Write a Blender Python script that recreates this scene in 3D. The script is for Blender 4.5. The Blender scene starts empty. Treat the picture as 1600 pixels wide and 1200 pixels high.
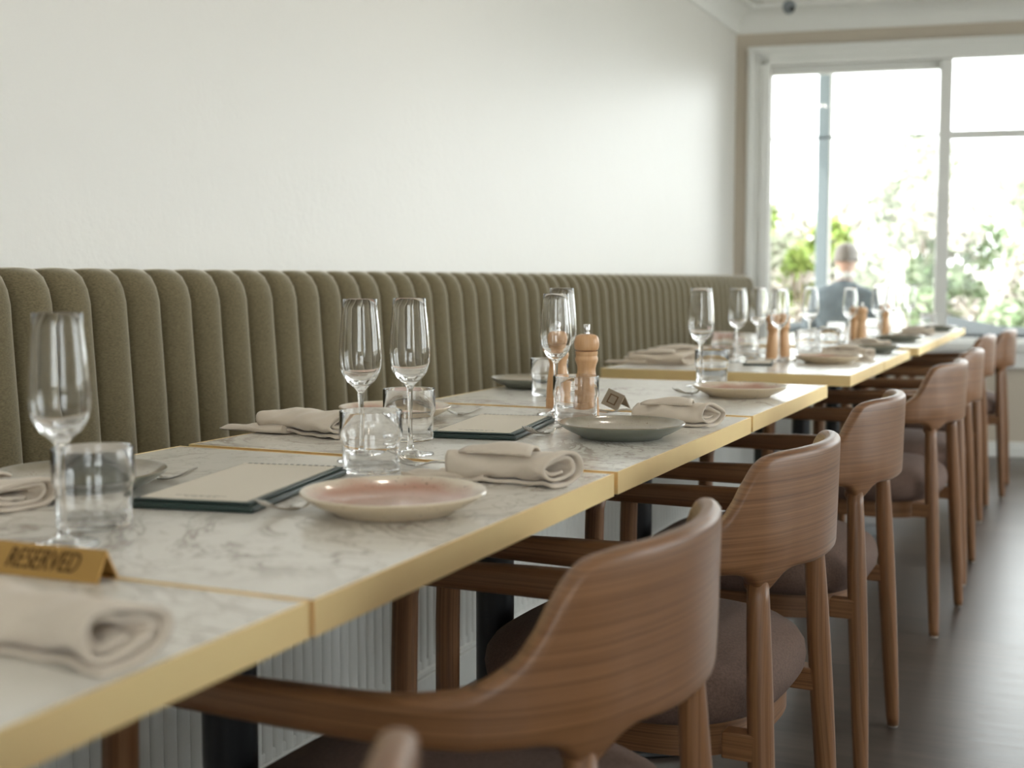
import bpy, math, random
from mathutils import Vector, Matrix
random.seed(7)
PI = math.pi
SC = bpy.context.scene
COL = SC.collection

# ------------------------------------------------------------------ camera
cam_d = bpy.data.cameras.new('camera')
cam = bpy.data.objects.new('camera', cam_d)
COL.objects.link(cam)
cam.location = (0, 0, 1.0)
cam.rotation_euler = (math.radians(90 - 4.688), 0, math.radians(23.918))
cam_d.sensor_width = 36
cam_d.lens = 45
cam_d.clip_start = 0.05
cam_d.clip_end = 300
cam_d.dof.use_dof = True
cam_d.dof.focus_distance = 2.0
cam_d.dof.aperture_fstop = 4.0
SC.camera = cam

# ------------------------------------------------------------------ sky, sun, exposure
world = bpy.data.worlds.new('sky')
SC.world = world
world.use_nodes = True
bg = world.node_tree.nodes['Background']
bg.inputs[0].default_value = (0.96, 0.98, 1.0, 1)
bg.inputs[1].default_value = 2.6
sun_d = bpy.data.lights.new('sun', 'SUN')
sun = bpy.data.objects.new('sun', sun_d)
COL.objects.link(sun)
sun.location = (-6, -6, 12)
sun.rotation_euler = (math.radians(48), 0, math.radians(-32))   # high, from behind the building
sun_d.energy = 1.2
sun_d.angle = math.radians(1)
sun_d.color = (1.0, 0.96, 0.9)
SC.view_settings.view_transform = 'Standard'
SC.view_settings.look = 'None'
SC.view_settings.gamma = 1
SC.view_settings.exposure = 1.40
SC.view_settings.use_curve_mapping = False
SC.cycles.use_denoising = True
SC.cycles.max_bounces = 28
SC.cycles.transmission_bounces = 26
SC.cycles.transparent_max_bounces = 16
SC.cycles.diffuse_bounces = 7
SC.cycles.glossy_bounces = 24
SC.cycles.sample_clamp_indirect = 8

# ------------------------------------------------------------------ materials
def nt(name):
    m = bpy.data.materials.new(name)
    m.use_nodes = True
    n = m.node_tree.nodes
    return m, n, m.node_tree.links, n['Principled BSDF']

def rgb(c):
    return (c[0], c[1], c[2], 1)

def plain(name, col, rough=0.5, metal=0.0, bump=0.0, bscale=200, var=0.0, vscale=20, coat=0.0):
    m, n, l, b = nt(name)
    b.inputs['Base Color'].default_value = rgb(col)
    b.inputs['Roughness'].default_value = rough
    b.inputs['Metallic'].default_value = metal
    b.inputs['Coat Weight'].default_value = coat
    tc = n.new('ShaderNodeTexCoord')
    if bump:
        t = n.new('ShaderNodeTexNoise'); t.inputs['Scale'].default_value = bscale
        t.inputs['Detail'].default_value = 4
        l.new(tc.outputs['Object'], t.inputs['Vector'])
        bp = n.new('ShaderNodeBump'); bp.inputs['Strength'].default_value = bump
        bp.inputs['Distance'].default_value = 0.002
        l.new(t.outputs['Fac'], bp.inputs['Height']); l.new(bp.outputs['Normal'], b.inputs['Normal'])
    if var:
        t = n.new('ShaderNodeTexNoise'); t.inputs['Scale'].default_value = vscale
        t.inputs['Detail'].default_value = 5
        l.new(tc.outputs['Object'], t.inputs['Vector'])
        r = n.new('ShaderNodeValToRGB')
        r.color_ramp.elements[0].position = 0.3; r.color_ramp.elements[1].position = 0.7
        r.color_ramp.elements[0].color = rgb([c * (1 - var) for c in col])
        r.color_ramp.elements[1].color = rgb([min(1, c * (1 + var)) for c in col])
        l.new(t.outputs['Fac'], r.inputs['Fac']); l.new(r.outputs['Color'], b.inputs['Base Color'])
    return m

def wood_mat(name, dark, mid, light, rough=0.42, su=1.5, sv=340.0, coat=0.12):
    """grain runs along UV x (metres)"""
    m, n, l, b = nt(name)
    tc = n.new('ShaderNodeTexCoord'); mp = n.new('ShaderNodeMapping')
    oi = n.new('ShaderNodeObjectInfo')
    mp.inputs['Scale'].default_value = (su, sv, 1)
    cmb = n.new('ShaderNodeCombineXYZ')
    mul = n.new('ShaderNodeMath'); mul.operation = 'MULTIPLY'; mul.inputs[1].default_value = 37.0
    l.new(oi.outputs['Random'], mul.inputs[0]); l.new(mul.outputs[0], cmb.inputs['Z'])
    l.new(cmb.outputs[0], mp.inputs['Location'])
    l.new(tc.outputs['UV'], mp.inputs['Vector'])
    t = n.new('ShaderNodeTexNoise'); t.inputs['Scale'].default_value = 1.0
    t.inputs['Detail'].default_value = 5; t.inputs['Roughness'].default_value = 0.6
    t.inputs['Distortion'].default_value = 0.35
    l.new(mp.outputs['Vector'], t.inputs['Vector'])
    mp2 = n.new('ShaderNodeMapping'); mp2.inputs['Scale'].default_value = (su * 6, sv * 6, 1)
    l.new(tc.outputs['UV'], mp2.inputs['Vector'])
    t2 = n.new('ShaderNodeTexNoise'); t2.inputs['Scale'].default_value = 1.0; t2.inputs['Detail'].default_value = 3
    l.new(mp2.outputs['Vector'], t2.inputs['Vector'])
    r = n.new('ShaderNodeValToRGB')
    e = r.color_ramp.elements
    e[0].position = 0.34; e[0].color = rgb(dark)
    e[1].position = 0.70; e[1].color = rgb(light)
    k = e.new(0.5); k.color = rgb(mid)
    mx = n.new('ShaderNodeMath'); mx.operation = 'MULTIPLY_ADD'
    mx.inputs[1].default_value = 0.28
    l.new(t2.outputs['Fac'], mx.inputs[0])
    sc2 = n.new('ShaderNodeMath'); sc2.operation = 'MULTIPLY_ADD'
    sc2.inputs[1].default_value = 0.9; sc2.inputs[2].default_value = -0.09
    l.new(t.outputs['Fac'], sc2.inputs[0]); l.new(sc2.outputs[0], mx.inputs[2])
    l.new(mx.outputs[0], r.inputs['Fac'])
    l.new(r.outputs['Color'], b.inputs['Base Color'])
    b.inputs['Roughness'].default_value = rough
    b.inputs['Coat Weight'].default_value = coat
    b.inputs['Coat Roughness'].default_value = 0.25
    bp = n.new('ShaderNodeBump'); bp.inputs['Strength'].default_value = 0.15; bp.inputs['Distance'].default_value = 0.001
    l.new(mx.outputs[0], bp.inputs['Height']); l.new(bp.outputs['Normal'], b.inputs['Normal'])
    return m

def marble_mat():
    m, n, l, b = nt('white_marble')
    tc = n.new('ShaderNodeTexCoord'); mp = n.new('ShaderNodeMapping')
    oi = n.new('ShaderNodeObjectInfo')
    vm = n.new('ShaderNodeVectorMath'); vm.operation = 'SCALE'; vm.inputs[0].default_value = (9, 5, 3)
    l.new(oi.outputs['Random'], vm.inputs['Scale']); l.new(vm.outputs[0], mp.inputs['Location'])
    l.new(tc.outputs['Object'], mp.inputs['Vector'])
    def vein(scale, width, dist):
        t = n.new('ShaderNodeTexNoise'); t.inputs['Scale'].default_value = scale
        t.inputs['Detail'].default_value = 7; t.inputs['Roughness'].default_value = 0.6
        t.inputs['Distortion'].default_value = dist
        l.new(mp.outputs['Vector'], t.inputs['Vector'])
        s = n.new('ShaderNodeMath'); s.operation = 'SUBTRACT'; s.inputs[1].default_value = 0.5
        a = n.new('ShaderNodeMath'); a.operation = 'ABSOLUTE'
        l.new(t.outputs['Fac'], s.inputs[0]); l.new(s.outputs[0], a.inputs[0])
        mr = n.new('ShaderNodeMapRange'); mr.inputs['From Max'].default_value = width
        l.new(a.outputs[0], mr.inputs['Value'])
        return mr.outputs['Result']
    v1 = vein(3.5, 0.028, 1.6); v2 = vein(9.0, 0.03, 2.2)
    cl = n.new('ShaderNodeTexNoise'); cl.inputs['Scale'].default_value = 5; cl.inputs['Detail'].default_value = 3
    l.new(mp.outputs['Vector'], cl.inputs['Vector'])
    clr = n.new('ShaderNodeMapRange'); clr.inputs['From Min'].default_value = 0.38; clr.inputs['From Max'].default_value = 0.62
    l.new(cl.outputs['Fac'], clr.inputs['Value'])
    m1 = n.new('ShaderNodeMix'); m1.data_type = 'RGBA'
    m1.inputs['A'].default_value = rgb((0.40, 0.35, 0.30)); m1.inputs['B'].default_value = rgb((0.77, 0.745, 0.685))
    # thin veins, weakened in some areas
    mxv = n.new('ShaderNodeMath'); mxv.operation = 'MAXIMUM'
    l.new(v1, mxv.inputs[0])
    ad = n.new('ShaderNodeMath'); ad.operation = 'ADD'; l.new(v2, ad.inputs[0]); ad.inputs[1].default_value = 0.35
    mn = n.new('ShaderNodeMath'); mn.operation = 'MULTIPLY'
    l.new(v1, mn.inputs[0]); l.new(ad.outputs[0], mn.inputs[1]); 
    one = n.new('ShaderNodeMath'); one.operation = 'MAXIMUM'
    l.new(mn.outputs[0], one.inputs[0]); l.new(clr.outputs['Result'], one.inputs[1])
    l.new(one.outputs[0], m1.inputs['Factor'])
    l.new(m1.outputs['Result'], b.inputs['Base Color'])
    b.inputs['Roughness'].default_value = 0.22
    b.inputs['Specular IOR Level'].default_value = 0.5
    return m

def velvet_mat():
    m, n, l, b = nt('olive_velvet')
    tc = n.new('ShaderNodeTexCoord'); mp = n.new('ShaderNodeMapping')
    mp.inputs['Scale'].default_value = (190, 190, 520)
    l.new(tc.outputs['Object'], mp.inputs['Vector'])
    t = n.new('ShaderNodeTexNoise'); t.inputs['Scale'].default_value = 1; t.inputs['Detail'].default_value = 4
    l.new(mp.outputs['Vector'], t.inputs['Vector'])
    r = n.new('ShaderNodeValToRGB')
    r.color_ramp.elements[0].position = 0.3; r.color_ramp.elements[0].color = rgb((0.098, 0.077, 0.037))
    r.color_ramp.elements[1].position = 0.7; r.color_ramp.elements[1].color = rgb((0.185, 0.148, 0.078))
    l.new(t.outputs['Fac'], r.inputs['Fac']); l.new(r.outputs['Color'], b.inputs['Base Color'])
    b.inputs['Roughness'].default_value = 0.85
    b.inputs['Sheen Weight'].default_value = 1.0
    b.inputs['Sheen Roughness'].default_value = 0.35
    b.inputs['Sheen Tint'].default_value = rgb((0.95, 0.90, 0.78))
    bp = n.new('ShaderNodeBump'); bp.inputs['Strength'].default_value = 0.12; bp.inputs['Distance'].default_value = 0.001
    l.new(t.outputs['Fac'], bp.inputs['Height']); l.new(bp.outputs['Normal'], b.inputs['Normal'])
    return m

def linen_mat(name, c):
    m, n, l, b = nt(name)
    tc = n.new('ShaderNodeTexCoord')
    w = n.new('ShaderNodeTexWave'); w.inputs['Scale'].default_value = 260; w.inputs['Distortion'].default_value = 1.5
    w.bands_direction = 'X'
    w2 = n.new('ShaderNodeTexWave'); w2.inputs['Scale'].default_value = 260; w2.inputs['Distortion'].default_value = 1.5
    w2.bands_direction = 'Y'
    l.new(tc.outputs['UV'], w.inputs['Vector']); l.new(tc.outputs['UV'], w2.inputs['Vector'])
    ad = n.new('ShaderNodeMath'); ad.operation = 'ADD'
    l.new(w.outputs['Fac'], ad.inputs[0]); l.new(w2.outputs['Fac'], ad.inputs[1])
    r = n.new('ShaderNodeValToRGB')
    r.color_ramp.elements[0].color = rgb([x * 0.86 for x in c]); r.color_ramp.elements[1].color = rgb([min(1, x * 1.08) for x in c])
    hf = n.new('ShaderNodeMath'); hf.operation = 'MULTIPLY'; hf.inputs[1].default_value = 0.5
    l.new(ad.outputs[0], hf.inputs[0]); l.new(hf.outputs[0], r.inputs['Fac'])
    l.new(r.outputs['Color'], b.inputs['Base Color'])
    b.inputs['Roughness'].default_value = 0.9
    b.inputs['Sheen Weight'].default_value = 0.3
    bp = n.new('ShaderNodeBump'); bp.inputs['Strength'].default_value = 0.2; bp.inputs['Distance'].default_value = 0.0005
    l.new(ad.outputs[0], bp.inputs['Height']); l.new(bp.outputs['Normal'], b.inputs['Normal'])
    return m

def plate_mat(name, inner, inner2, rim, under):
    """glaze colours by distance from the plate's centre; speckles"""
    m, n, l, b = nt(name)
    tc = n.new('ShaderNodeTexCoord'); sx = n.new('ShaderNodeSeparateXYZ')
    l.new(tc.outputs['Object'], sx.inputs[0])
    cx = n.new('ShaderNodeCombineXYZ'); l.new(sx.outputs['X'], cx.inputs['X']); l.new(sx.outputs['Y'], cx.inputs['Y'])
    ln = n.new('ShaderNodeVectorMath'); ln.operation = 'LENGTH'; l.new(cx.outputs[0], ln.inputs[0])
    ns = n.new('ShaderNodeTexNoise'); ns.inputs['Scale'].default_value = 22; ns.inputs['Detail'].default_value = 4
    l.new(tc.outputs['Object'], ns.inputs['Vector'])
    ma = n.new('ShaderNodeMath'); ma.operation = 'MULTIPLY_ADD'; ma.inputs[1].default_value = 0.03; ma.inputs[2].default_value = -0.015
    l.new(ns.outputs['Fac'], ma.inputs[0])
    ad = n.new('ShaderNodeMath'); ad.operation = 'ADD'; l.new(ln.outputs['Value'], ad.inputs[0]); l.new(ma.outputs[0], ad.inputs[1])
    mr = n.new('ShaderNodeMapRange'); mr.inputs['From Max'].default_value = 0.1; l.new(ad.outputs[0], mr.inputs['Value'])
    r = n.new('ShaderNodeValToRGB'); e = r.color_ramp.elements
    e[0].position = 0.0; e[0].color = rgb(inner2)
    e[1].position = 0.97; e[1].color = rgb(rim)
    k = e.new(0.45); k.color = rgb(inner)
    k = e.new(0.80); k.color = rgb(inner)
    k = e.new(0.90); k.color = rgb([0.5 * (a + c) for a, c in zip(inner, rim)])
    l.new(mr.outputs['Result'], r.inputs['Fac'])
    # underside colour where the surface faces down
    ge = n.new('ShaderNodeNewGeometry'); sn = n.new('ShaderNodeSeparateXYZ'); l.new(ge.outputs['Normal'], sn.inputs[0])
    mru = n.new('ShaderNodeMapRange'); mru.inputs['From Min'].default_value = -0.05; mru.inputs['From Max'].default_value = 0.35
    l.new(sn.outputs['Z'], mru.inputs['Value'])
    mx = n.new('ShaderNodeMix'); mx.data_type = 'RGBA'; mx.inputs['A'].default_value = rgb(under)
    l.new(mru.outputs['Result'], mx.inputs['Factor']); l.new(r.outputs['Color'], mx.inputs['B'])
    vo = n.new('ShaderNodeTexNoise'); vo.inputs['Scale'].default_value = 260; vo.inputs['Detail'].default_value = 1
    l.new(tc.outputs['Object'], vo.inputs['Vector'])
    mrs = n.new('ShaderNodeMapRange'); mrs.inputs['From Min'].default_value = 0.70; mrs.inputs['From Max'].default_value = 0.74
    l.new(vo.outputs['Fac'], mrs.inputs['Value'])
    mx2 = n.new('ShaderNodeMix'); mx2.data_type = 'RGBA'
    l.new(mrs.outputs['Result'], mx2.inputs['Factor']); l.new(mx.outputs['Result'], mx2.inputs['A'])
    mx2.inputs['B'].default_value = rgb((0.16, 0.09, 0.05))
    l.new(mx2.outputs['Result'], b.inputs['Base Color'])
    b.inputs['Roughness'].default_value = 0.28
    b.inputs['Coat Weight'].default_value = 0.6; b.inputs['Coat Roughness'].default_value = 0.08
    return m

def floor_mat():
    m, n, l, b = nt('dark_plank_floor')
    tc = n.new('ShaderNodeTexCoord'); mp = n.new('ShaderNodeMapping')
    l.new(tc.outputs['Object'], mp.inputs['Vector'])
    br = n.new('ShaderNodeTexBrick')
    br.inputs['Scale'].default_value = 1.0
    br.inputs['Brick Width'].default_value = 1.25; br.inputs['Row Height'].default_value = 0.185
    br.inputs['Mortar Size'].default_value = 0.0015; br.inputs['Bias'].default_value = 0.0
    br.inputs['Color1'].default_value = rgb((0.074, 0.058, 0.049)); br.inputs['Color2'].default_value = rgb((0.110, 0.086, 0.072))
    br.inputs['Mortar'].default_value = rgb((0.062, 0.050, 0.043))
    br.offset = 0.37
    l.new(mp.outputs['Vector'], br.inputs['Vector'])
    mp2 = n.new('ShaderNodeMapping'); mp2.inputs['Scale'].default_value = (3, 34, 1)
    l.new(tc.outputs['Object'], mp2.inputs['Vector'])
    t = n.new('ShaderNodeTexNoise'); t.inputs['Scale'].default_value = 1; t.inputs['Detail'].default_value = 6; t.inputs['Distortion'].default_value = 0.6
    l.new(mp2.outputs['Vector'], t.inputs['Vector'])
    mx = n.new('ShaderNodeMix'); mx.data_type = 'RGBA'; mx.blend_type = 'MULTIPLY'; mx.inputs['Factor'].default_value = 0.8
    r = n.new('ShaderNodeValToRGB'); r.color_ramp.elements[0].position = 0.3; r.color_ramp.elements[0].color = (0.55, 0.55, 0.55, 1)
    r.color_ramp.elements[1].position = 0.7; r.color_ramp.elements[1].color = (1.25, 1.25, 1.25, 1)
    l.new(t.outputs['Fac'], r.inputs['Fac'])
    l.new(br.outputs['Color'], mx.inputs['A']); l.new(r.outputs['Color'], mx.inputs['B'])
    l.new(mx.outputs['Result'], b.inputs['Base Color'])
    rr = n.new('ShaderNodeMapRange'); rr.inputs['To Min'].default_value = 0.26; rr.inputs['To Max'].default_value = 0.36
    l.new(t.outputs['Fac'], rr.inputs['Value']); l.new(rr.outputs['Result'], b.inputs['Roughness'])
    bp = n.new('ShaderNodeBump'); bp.inputs['Strength'].default_value = 0.04; bp.inputs['Distance'].default_value = 0.001
    l.new(t.outputs['Fac'], bp.inputs['Height']); l.new(bp.outputs['Normal'], b.inputs['Normal'])
    return m

def wall_mat():
    m, n, l, b = nt('textured_white_paint')
    tc = n.new('ShaderNodeTexCoord')
    t = n.new('ShaderNodeTexNoise'); t.inputs['Scale'].default_value = 55; t.inputs['Detail'].default_value = 3
    l.new(tc.outputs['Object'], t.inputs['Vector'])
    t2 = n.new('ShaderNodeTexNoise'); t2.inputs['Scale'].default_value = 6; t2.inputs['Detail'].default_value = 2
    l.new(tc.outputs['Object'], t2.inputs['Vector'])
    ad = n.new('ShaderNodeMath'); ad.operation = 'MULTIPLY_ADD'; ad.inputs[1].default_value = 3.0
    l.new(t2.outputs['Fac'], ad.inputs[0]); l.new(t.outputs['Fac'], ad.inputs[2])
    b.inputs['Base Color'].default_value = rgb((0.77, 0.755, 0.715))
    b.inputs['Roughness'].default_value = 0.45
    bp = n.new('ShaderNodeBump'); bp.inputs['Strength'].default_value = 0.35; bp.inputs['Distance'].default_value = 0.003
    l.new(ad.outputs[0], bp.inputs['Height']); l.new(bp.outputs['Normal'], b.inputs['Normal'])
    return m

def glass_mat():
    m, n, l, b = nt('clear_glass')
    b.inputs['Base Color'].default_value = (1, 1, 1, 1)
    b.inputs['Roughness'].default_value = 0.0
    b.inputs['IOR'].default_value = 1.48
    b.inputs['Transmission Weight'].default_value = 1.0
    return m

def pane_mat():
    m = bpy.data.materials.new('window_glass'); m.use_nodes = True
    n = m.node_tree.nodes; l = m.node_tree.links
    n.remove(n['Principled BSDF'])
    tr = n.new('ShaderNodeBsdfTransparent'); tr.inputs[0].default_value = (0.96, 0.98, 0.97, 1)
    gl = n.new('ShaderNodeBsdfGlossy'); gl.inputs['Roughness'].default_value = 0.0
    fr = n.new('ShaderNodeFresnel'); fr.inputs['IOR'].default_value = 1.3
    mx = n.new('ShaderNodeMixShader')
    l.new(fr.outputs[0], mx.inputs[0]); l.new(tr.outputs[0], mx.inputs[1]); l.new(gl.outputs[0], mx.inputs[2])
    l.new(mx.outputs[0], n['Material Output'].inputs['Surface'])
    return m

def leaf_mat(name, c1, c2):
    m, n, l, b = nt(name)
    ge = n.new('ShaderNodeNewGeometry')
    r = n.new('ShaderNodeValToRGB')
    r.color_ramp.elements[0].color = rgb(c1); r.color_ramp.elements[1].color = rgb(c2)
    l.new(ge.outputs['Random Per Island'], r.inputs['Fac'])
    l.new(r.outputs['Color'], b.inputs['Base Color'])
    b.inputs['Roughness'].default_value = 0.6
    b.inputs['Subsurface Weight'].default_value = 0.0
    return m

def fill_lamp_mat():  # glow of the added ceiling lights
    m, n, l, b = nt('fill_lamp_diffuser')
    b.inputs['Emission Color'].default_value = rgb((1.0, .88, .74)); b.inputs['Emission Strength'].default_value = 4
    return m
M = dict(
    fill_lamp=fill_lamp_mat(),
    wall=wall_mat(), floor=floor_mat(), marble=marble_mat(), velvet=velvet_mat(), glass=glass_mat(), pane=pane_mat(),
    beige=plain('warm_beige_paint', (0.56, 0.49, 0.40), 0.6, bump=0.1, bscale=60),
    white=plain('white_gloss_paint', (0.80, 0.80, 0.77), 0.35, bump=0.03, bscale=30),
    ceil=plain('white_ceiling_paint', (0.82, 0.82, 0.79), 0.7, bump=0.08, bscale=60),
    flute=plain('pale_grey_fluted_paint', (0.60, 0.60, 0.57), 0.45, bump=0.05, bscale=80),
    brass=plain('satin_brass', (1.0, 0.76, 0.40), 0.46, 1.0, bump=0.04, bscale=90, var=0.05, vscale=8),
    brass2=plain('brushed_brass_sign', (0.62, 0.38, 0.13), 0.38, 1.0, bump=0.08, bscale=300),
    engraved=plain('dark_bronze_lettering', (0.13, 0.07, 0.025), 0.5, 0.6, bump=0.05),
    pewter=plain('brushed_pewter', (0.33, 0.28, 0.22), 0.4, 0.9, bump=0.1, bscale=300),
    steel=plain('polished_steel', (0.62, 0.60, 0.57), 0.18, 1.0, bump=0.02, bscale=60),
    black=plain('black_powder_coat', (0.012, 0.013, 0.015), 0.35, bump=0.05, bscale=400),
    cushion=plain('mauve_brown_upholstery', (0.125, 0.076, 0.058), 0.9, bump=0.5, bscale=700, var=0.22, vscale=260),
    wood=wood_mat('stained_ash_wood', (0.118, 0.048, 0.017), (0.197, 0.090, 0.036), (0.260, 0.128, 0.057)),
    beech=wood_mat('pale_beech_wood', (0.50, 0.27, 0.125), (0.62, 0.36, 0.18), (0.70, 0.44, 0.24), rough=0.4, su=4, sv=60, coat=0.1),
    linen=linen_mat('oatmeal_linen', (0.65, 0.56, 0.455)),
    pink=plate_mat('pink_glaze', (0.48, 0.25, 0.175), (0.56, 0.36, 0.29), (0.68, 0.59, 0.46), (0.60, 0.49, 0.34)),
    sage=plate_mat('sage_glaze', (0.40, 0.345, 0.27), (0.46, 0.40, 0.33), (0.19, 0.16, 0.105), (0.17, 0.18, 0.145)),
    leather=plain('dark_green_leatherette', (0.012, 0.030, 0.026), 0.38, bump=0.25, bscale=500),
    paper=plain('cream_menu_paper', (0.70, 0.64, 0.54), 0.6, bump=0.03, bscale=80),
    ink=plain('grey_ink', (0.22, 0.20, 0.17), 0.7, bump=0.02),
    plastic=plain('white_switch_plastic', (0.75, 0.75, 0.73), 0.3, bump=0.01),
    glide=plain('felt_glide', (0.62, 0.58, 0.52), 0.7, bump=0.1),
    camgrey=plain('grey_camera_plastic', (0.25, 0.28, 0.30), 0.4, bump=0.02),
    post=plain('grey_blue_steel_paint', (0.19, 0.225, 0.24), 0.5, bump=0.05),
    slate=plain('charcoal_slate', (0.018, 0.024, 0.026), 0.95, bump=0.2, bscale=60, var=0.2, vscale=6),
    paving=plain('pale_concrete_paving', (0.46, 0.44, 0.40), 0.8, bump=0.2, bscale=12, var=0.1, vscale=3),
    skin=plain('skin', (0.55, 0.33, 0.24), 0.55, bump=0.05, bscale=200, var=0.05),
    jacket=plain('charcoal_grey_wool', (0.105, 0.125, 0.138), 0.85, bump=0.3, bscale=300, var=0.12, vscale=14),
    collar=plain('white_cotton', (0.72, 0.70, 0.67), 0.8, bump=0.1),
    trousers=plain('dark_denim', (0.05, 0.06, 0.085), 0.85, bump=0.2, bscale=300),
    hair=plain('greying_brown_hair', (0.20, 0.17, 0.145), 0.6, bump=0.9, bscale=160, var=0.3, vscale=60),
    bark=plain('grey_brown_bark', (0.20, 0.15, 0.11), 0.9, bump=0.6, bscale=30, var=0.2),
    leafy=leaf_mat('yellow_green_leaves', (0.20, 0.31, 0.05), (0.40, 0.46, 0.14)),
    leafg=leaf_mat('mid_green_leaves', (0.24, 0.34, 0.18), (0.44, 0.49, 0.34)),
    leafp=leaf_mat('pale_green_leaves', (0.34, 0.38, 0.27), (0.52, 0.53, 0.44)),
    petal=leaf_mat('pale_pink_blossom', (0.60, 0.52, 0.48), (0.75, 0.71, 0.65)),
)

# ------------------------------------------------------------------ mesh helpers
class MB:
    def __init__(s):
        s.v = []; s.f = []; s.uv = []; s.mi = []
    def add(s, vs, fs, uvs=None, mi=0):
        o = len(s.v); s.v += [tuple(p) for p in vs]
        for k, f in enumerate(fs):
            s.f.append(tuple(o + i for i in f)); s.mi.append(mi)
            if uvs is None:
                s.uv.append([(vs[i][0] * 0.7 + vs[i][1], vs[i][2]) for i in f])
            elif isinstance(uvs[0], tuple):
                s.uv.append([uvs[i] for i in f])
            else:
                s.uv.append(uvs[k])
    def box(s, lo, hi, mi=0):
        x0, y0, z0 = lo; x1, y1, z1 = hi
        v = [(x0,y0,z0),(x1,y0,z0),(x1,y1,z0),(x0,y1,z0),(x0,y0,z1),(x1,y0,z1),(x1,y1,z1),(x0,y1,z1)]
        s.add(v, [(0,3,2,1),(4,5,6,7),(0,1,5,4),(1,2,6,5),(2,3,7,6),(3,0,4,7)], mi=mi)
    def rings(s, rings, closed=True, cap0=True, cap1=True, loop=False, mi=0, zuv=False):
        """connect rings of equal point count; UV = length along, girth around"""
        n = len(rings[0]); L = 0; us = []
        for i, r in enumerate(rings):
            if i:
                c0 = sum((Vector(p) for p in rings[i-1]), Vector()) / n; c1 = sum((Vector(p) for p in r), Vector()) / n
                L += (c1 - c0).length
            us.append(L)
        gs = []
        for r in rings:
            g = [0]
            for k in range(1, n + 1):
                g.append(g[-1] + (Vector(r[k % n]) - Vector(r[k-1])).length if not zuv else r[k % n][2])
            if zuv: g[0] = r[0][2]
            gs.append(g)
        vs = [p for r in rings for p in r]; fs = []; uvs = []
        m = len(rings); R = m if loop else m - 1; K = n if closed else n - 1
        for i in range(R):
            j = (i + 1) % m
            for k in range(K):
                k2 = (k + 1) % n
                fs.append((i*n+k, i*n+k2, j*n+k2, j*n+k))
                uj = us[j] if j else us[-1] + 0.02
                uvs.append([(us[i], gs[i][k]), (us[i], gs[i][k+1]), (uj, gs[j][k+1]), (uj, gs[j][k])])
        if cap0 and closed and not loop:
            fs.append(tuple(reversed(range(n)))); uvs.append([(p[0], p[1]) for p in reversed(rings[0])])
        if cap1 and closed and not loop:
            o = (m-1)*n; fs.append(tuple(o+k for k in range(n))); uvs.append([(p[0], p[1]) for p in rings[-1]])
        s.add(vs, fs, uvs, mi)
    def tube(s, pts, rad, n=14, mi=0, cap=True, sx=1.0, sy=1.0):
        rs = rad if isinstance(rad, (list, tuple)) else [rad] * len(pts)
        P = [Vector(p) for p in pts]; rings = []
        t0 = (P[1] - P[0]).normalized()
        ref = Vector((0, 0, 1)) if abs(t0.z) < 0.9 else Vector((0, 1, 0))
        nx = (ref - t0 * ref.dot(t0)).normalized()
        for i, p in enumerate(P):
            t = ((P[min(i+1, len(P)-1)] - P[max(i-1, 0)])).normalized()
            nx = (nx - t * nx.dot(t)).normalized(); ny = t.cross(nx)
            rings.append([tuple(p + nx * rs[i] * sx * math.cos(2*PI*k/n) + ny * rs[i] * sy * math.sin(2*PI*k/n)) for k in range(n)])
        s.rings(rings, cap0=cap, cap1=cap, mi=mi)
    def lathe(s, prof, n=48, c=(0,0,0), mi=0, closed=False):
        """prof = [(r, z)...]; points with r=0 collapse"""
        vs = []; idx = []
        for r, z in prof:
            if r < 1e-6:
                idx.append([len(vs)] * n); vs.append((c[0], c[1], c[2] + z))
            else:
                idx.append(list(range(len(vs), len(vs) + n)))
                vs += [(c[0] + r*math.cos(2*PI*k/n), c[1] + r*math.sin(2*PI*k/n), c[2] + z) for k in range(n)]
        fs = []; uvs = []
        m = len(prof); L = [0]
        for i in range(1, m): L.append(L[-1] + math.hypot(prof[i][0]-prof[i-1][0], prof[i][1]-prof[i-1][1]))
        for i in range(m if closed else m - 1):
            j = (i + 1) % m
            a, b = idx[i], idx[j]
            for k in range(n):
                k2 = (k + 1) % n
                f = [a[k], a[k2], b[k2], b[k]]
                u = [(L[i], k*0.003), (L[i], (k+1)*0.003), (L[j], (k+1)*0.003), (L[j], k*0.003)]
                g = []; gu = []
                for q, w in zip(f, u):
                    if q not in g: g.append(q); gu.append(w)
                if len(g) > 2: fs.append(tuple(g)); uvs.append(gu)
        s.add(vs, fs, uvs, mi)
    def build(s, name, mats, parent=None, smooth=True, sharp=None, loc=None, bevel=0, bseg=2, sub=0):
        me = bpy.data.meshes.new(name); me.from_pydata(s.v, [], s.f)
        if not isinstance(mats, (list, tuple)): mats = [mats]
        for m in mats: me.materials.append(m)
        uvl = me.uv_layers.new(name='UVMap'); k = 0
        for fi, f in enumerate(s.f):
            for q in range(len(f)):
                uvl.data[k].uv = s.uv[fi][q]; k += 1
        for p, mi in zip(me.polygons, s.mi):
            p.use_smooth = smooth; p.material_index = mi
        me.validate(); me.update()
        if sharp is not None: me.set_sharp_from_angle(angle=math.radians(sharp))
        o = bpy.data.objects.new(name, me); COL.objects.link(o)
        if parent is not None: o.parent = parent
        if loc: o.location = loc
        if bevel:
            b = o.modifiers.new('bevel', 'BEVEL'); b.width = bevel; b.segments = bseg; b.limit_method = 'ANGLE'
            b.angle_limit = math.radians(40)
        if sub:
            b = o.modifiers.new('sub', 'SUBSURF'); b.levels = sub; b.render_levels = sub
        return o

def tag(o, label=None, cat=None, group=None, kind=None):
    if label: o['label'] = label
    if cat: o['category'] = cat
    if group: o['group'] = group
    if kind: o['kind'] = kind
    return o

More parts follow.
